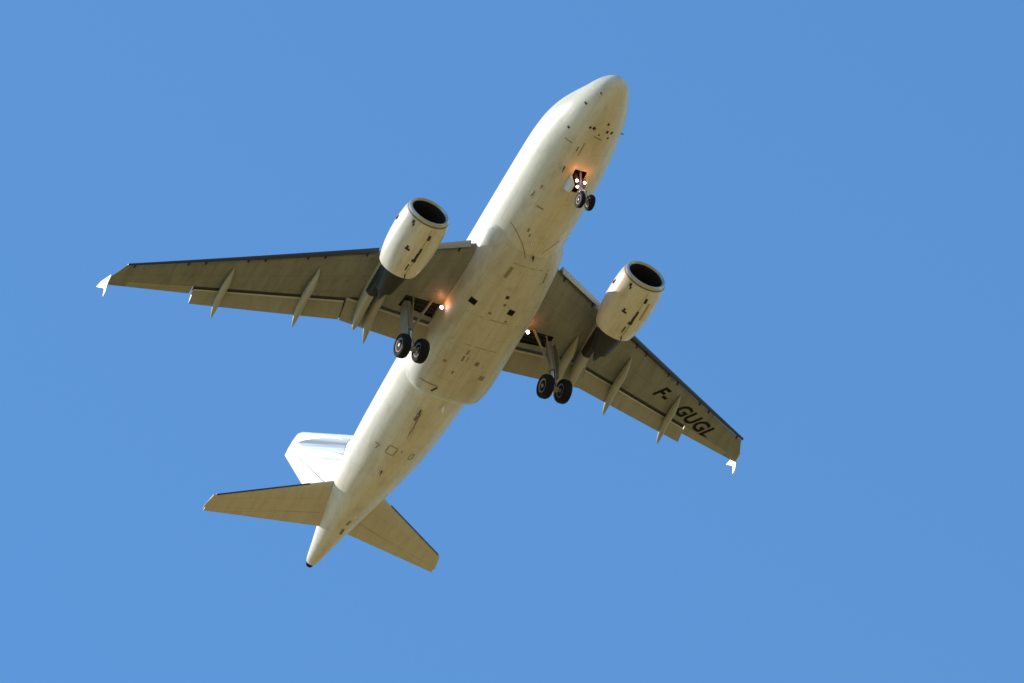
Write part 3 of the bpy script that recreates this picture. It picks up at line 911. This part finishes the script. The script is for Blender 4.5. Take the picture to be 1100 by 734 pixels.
# antennas: small swept blades
def blade(x, y, h, lx, parent=fus, mat=None, name='antenna'):
    hp = SKIN.ray_cast(Vector((x, y, -9)), Vector((0, 0, 1)))
    p, n = hp[0], hp[1]
    if n.z > 0: n = -n
    n = n.normalized()
    bm = bmesh.new()
    t = Vector((1, 0, 0)); t = (t - n * t.dot(n)).normalized(); b = n.cross(t)
    def ring(cx, q, l, wd):
        return [p + n * q + t * (cx + l * math.cos(2*math.pi*i/10) / 2) + b * wd * math.sin(2*math.pi*i/10) for i in range(10)]
    loft(bm, [ring(0, -0.03, lx, 0.035), ring(-0.05, h * 0.5, lx * 0.8, 0.028), ring(-0.16, h, lx * 0.45, 0.015)])
    obj(name, bm, mat or FENCE, parent)
blade(-6.63, -1.36, 0.10, 0.34, mat=MARK); blade(-6.07, -1.20, 0.06, 0.15, mat=MARK)
blade(-4.73, -0.78, 0.20, 0.20, mat=GRILL); blade(-8.9, -0.36, 0.16, 0.26, mat=WHITE)
blade(-9.62, 0.06, 0.18, 0.20, parent=fairing, mat=GRILL)
blade(-19.69, -0.66, 0.26, 0.32, mat=GRILL)
blade(-18.95, 0.14, 0.30, 0.36, mat=FENCE)
blade(-24.0, -0.52, 0.14, 0.22, mat=WHITE)
blade(-23.9, -0.42, 0.14, 0.12, mat=GRILL, name='drain_mast')
# grey smear behind the drain mast
patch(SKIN, [(-19.85, -0.54), (-19.85, -0.72), (-20.6, -0.62), (-21.3, -0.46), (-22.4, -0.24), (-22.4, -0.18), (-21.3, -0.32), (-20.6, -0.46)], 0.005, 0.004, 'leak_stain', OUTL, fus, sub=1)
mark(-20.05, -0.63, 0.5, 0.12, 4, 'leak_stain', MARK, fus, 0.008)
# outlined service panels aft
def outline(x, y, lx, ly, wd=0.045):
    mark(x + lx / 2, y, wd, ly, 0, 'panel_outline', OUTL, fus); mark(x - lx / 2, y, wd, ly, 0, 'panel_outline', OUTL, fus)
    mark(x, y + ly / 2, lx - 2.2 * wd, wd, 0, 'panel_outline', OUTL, fus); mark(x, y - ly / 2, lx - 2.2 * wd, wd, 0, 'panel_outline', OUTL, fus)
outline(-22.5, -0.66, 0.50, 0.40)
outline(-22.49, 0.36, 0.36, 0.20)
mark(-22.60, -1.26, 0.05, 0.22, 0, 'panel_outline', OUTL, fus); mark(-22.78, -1.22, 0.2, 0.05, 0, 'panel_outline', OUTL, fus)
mark(-7.09, -0.85, 0.07, 0.32, 0, 'panel_outline', OUTL, fus)
mark(-8.40, -0.78, 0.20, 0.09, 0, 'panel_outline', OUTL, fus); mark(-8.62, -0.62, 0.16, 0.07, 0, 'panel_outline', OUTL, fus)
# probes and drain holes round the nose
for x, y, q in ((-1.62, -1.08, 0.07), (-0.85, -0.70, 0.05), (-3.0, -1.30, 0.07), (-2.40, -0.59, 0.08), (-2.36, -0.42, 0.11), (-2.33, 0.24, 0.10), (-2.34, 0.50, 0.10), (-1.95, 0.12, 0.08), (-2.62, 0.42, 0.07), (-2.57, -0.09, 0.06)):
    mark(x, y, q * 1.3, q, 20, 'probe', GRILL, fus, 0.02, 0.02)
mark(-3.5, -1.12, 0.05, 0.30, 0, 'panel_outline', OUTL, fus); mark(-2.75, -0.05, 0.05, 0.45, 10, 'panel_outline', OUTL, fus)
mark(-3.55, -0.50, 0.7, 0.04, 0, 'panel_outline', OUTL, fus); mark(-3.62, -0.66, 0.24, 0.05, 0, 'panel_outline', MARK, fus)
bm = bmesh.new()
tube(bm, (-2.6, 1.24, -1.0), (-2.5, 1.36, -1.12), 0.03, 0.015, 8)
obj('probe', bm, GRILL, fus)
# tail bumper marks under the rear hull
mark(-27.9, 0.05, 0.34, 0.14, 6, 'scuff_mark', STREAK, fus); mark(-28.6, 0.08, 0.40, 0.14, -8, 'scuff_mark', MARK, fus); mark(-27.4, 0.12, 0.22, 0.10, 0, 'scuff_mark', FENCE, fus)

# sealant line where the fairing meets the hull
def skin_line(name, pts, r, mat, parent):
    bm = bmesh.new()
    out = []
    for (xa, ya), (xb, yb) in zip(pts[:-1], pts[1:]):
        for k in range(4):
            x, y = xa + (xb - xa) * k / 4, ya + (yb - ya) * k / 4
            h = SKIN.ray_cast(Vector((x, y, -9)), Vector((0, 0, 1)))
            if h[0] is not None: out.append(h[0])
    for a, b in zip(out[:-1], out[1:]): tube(bm, a, b, r, r, 6)
    obj(name, bm, mat, parent)
skin_line('seam', [(-8.62, -1.50), (-8.66, -1.36), (-8.85, -1.08), (-9.20, -0.70), (-9.50, -0.46), (-9.9, -0.2)], 0.022, OUTL, fairing)
skin_line('seam', [(-9.35, 0.36), (-9.0, 0.60), (-8.7, 0.82), (-8.5, 1.0)], 0.016, OUTL, fairing)
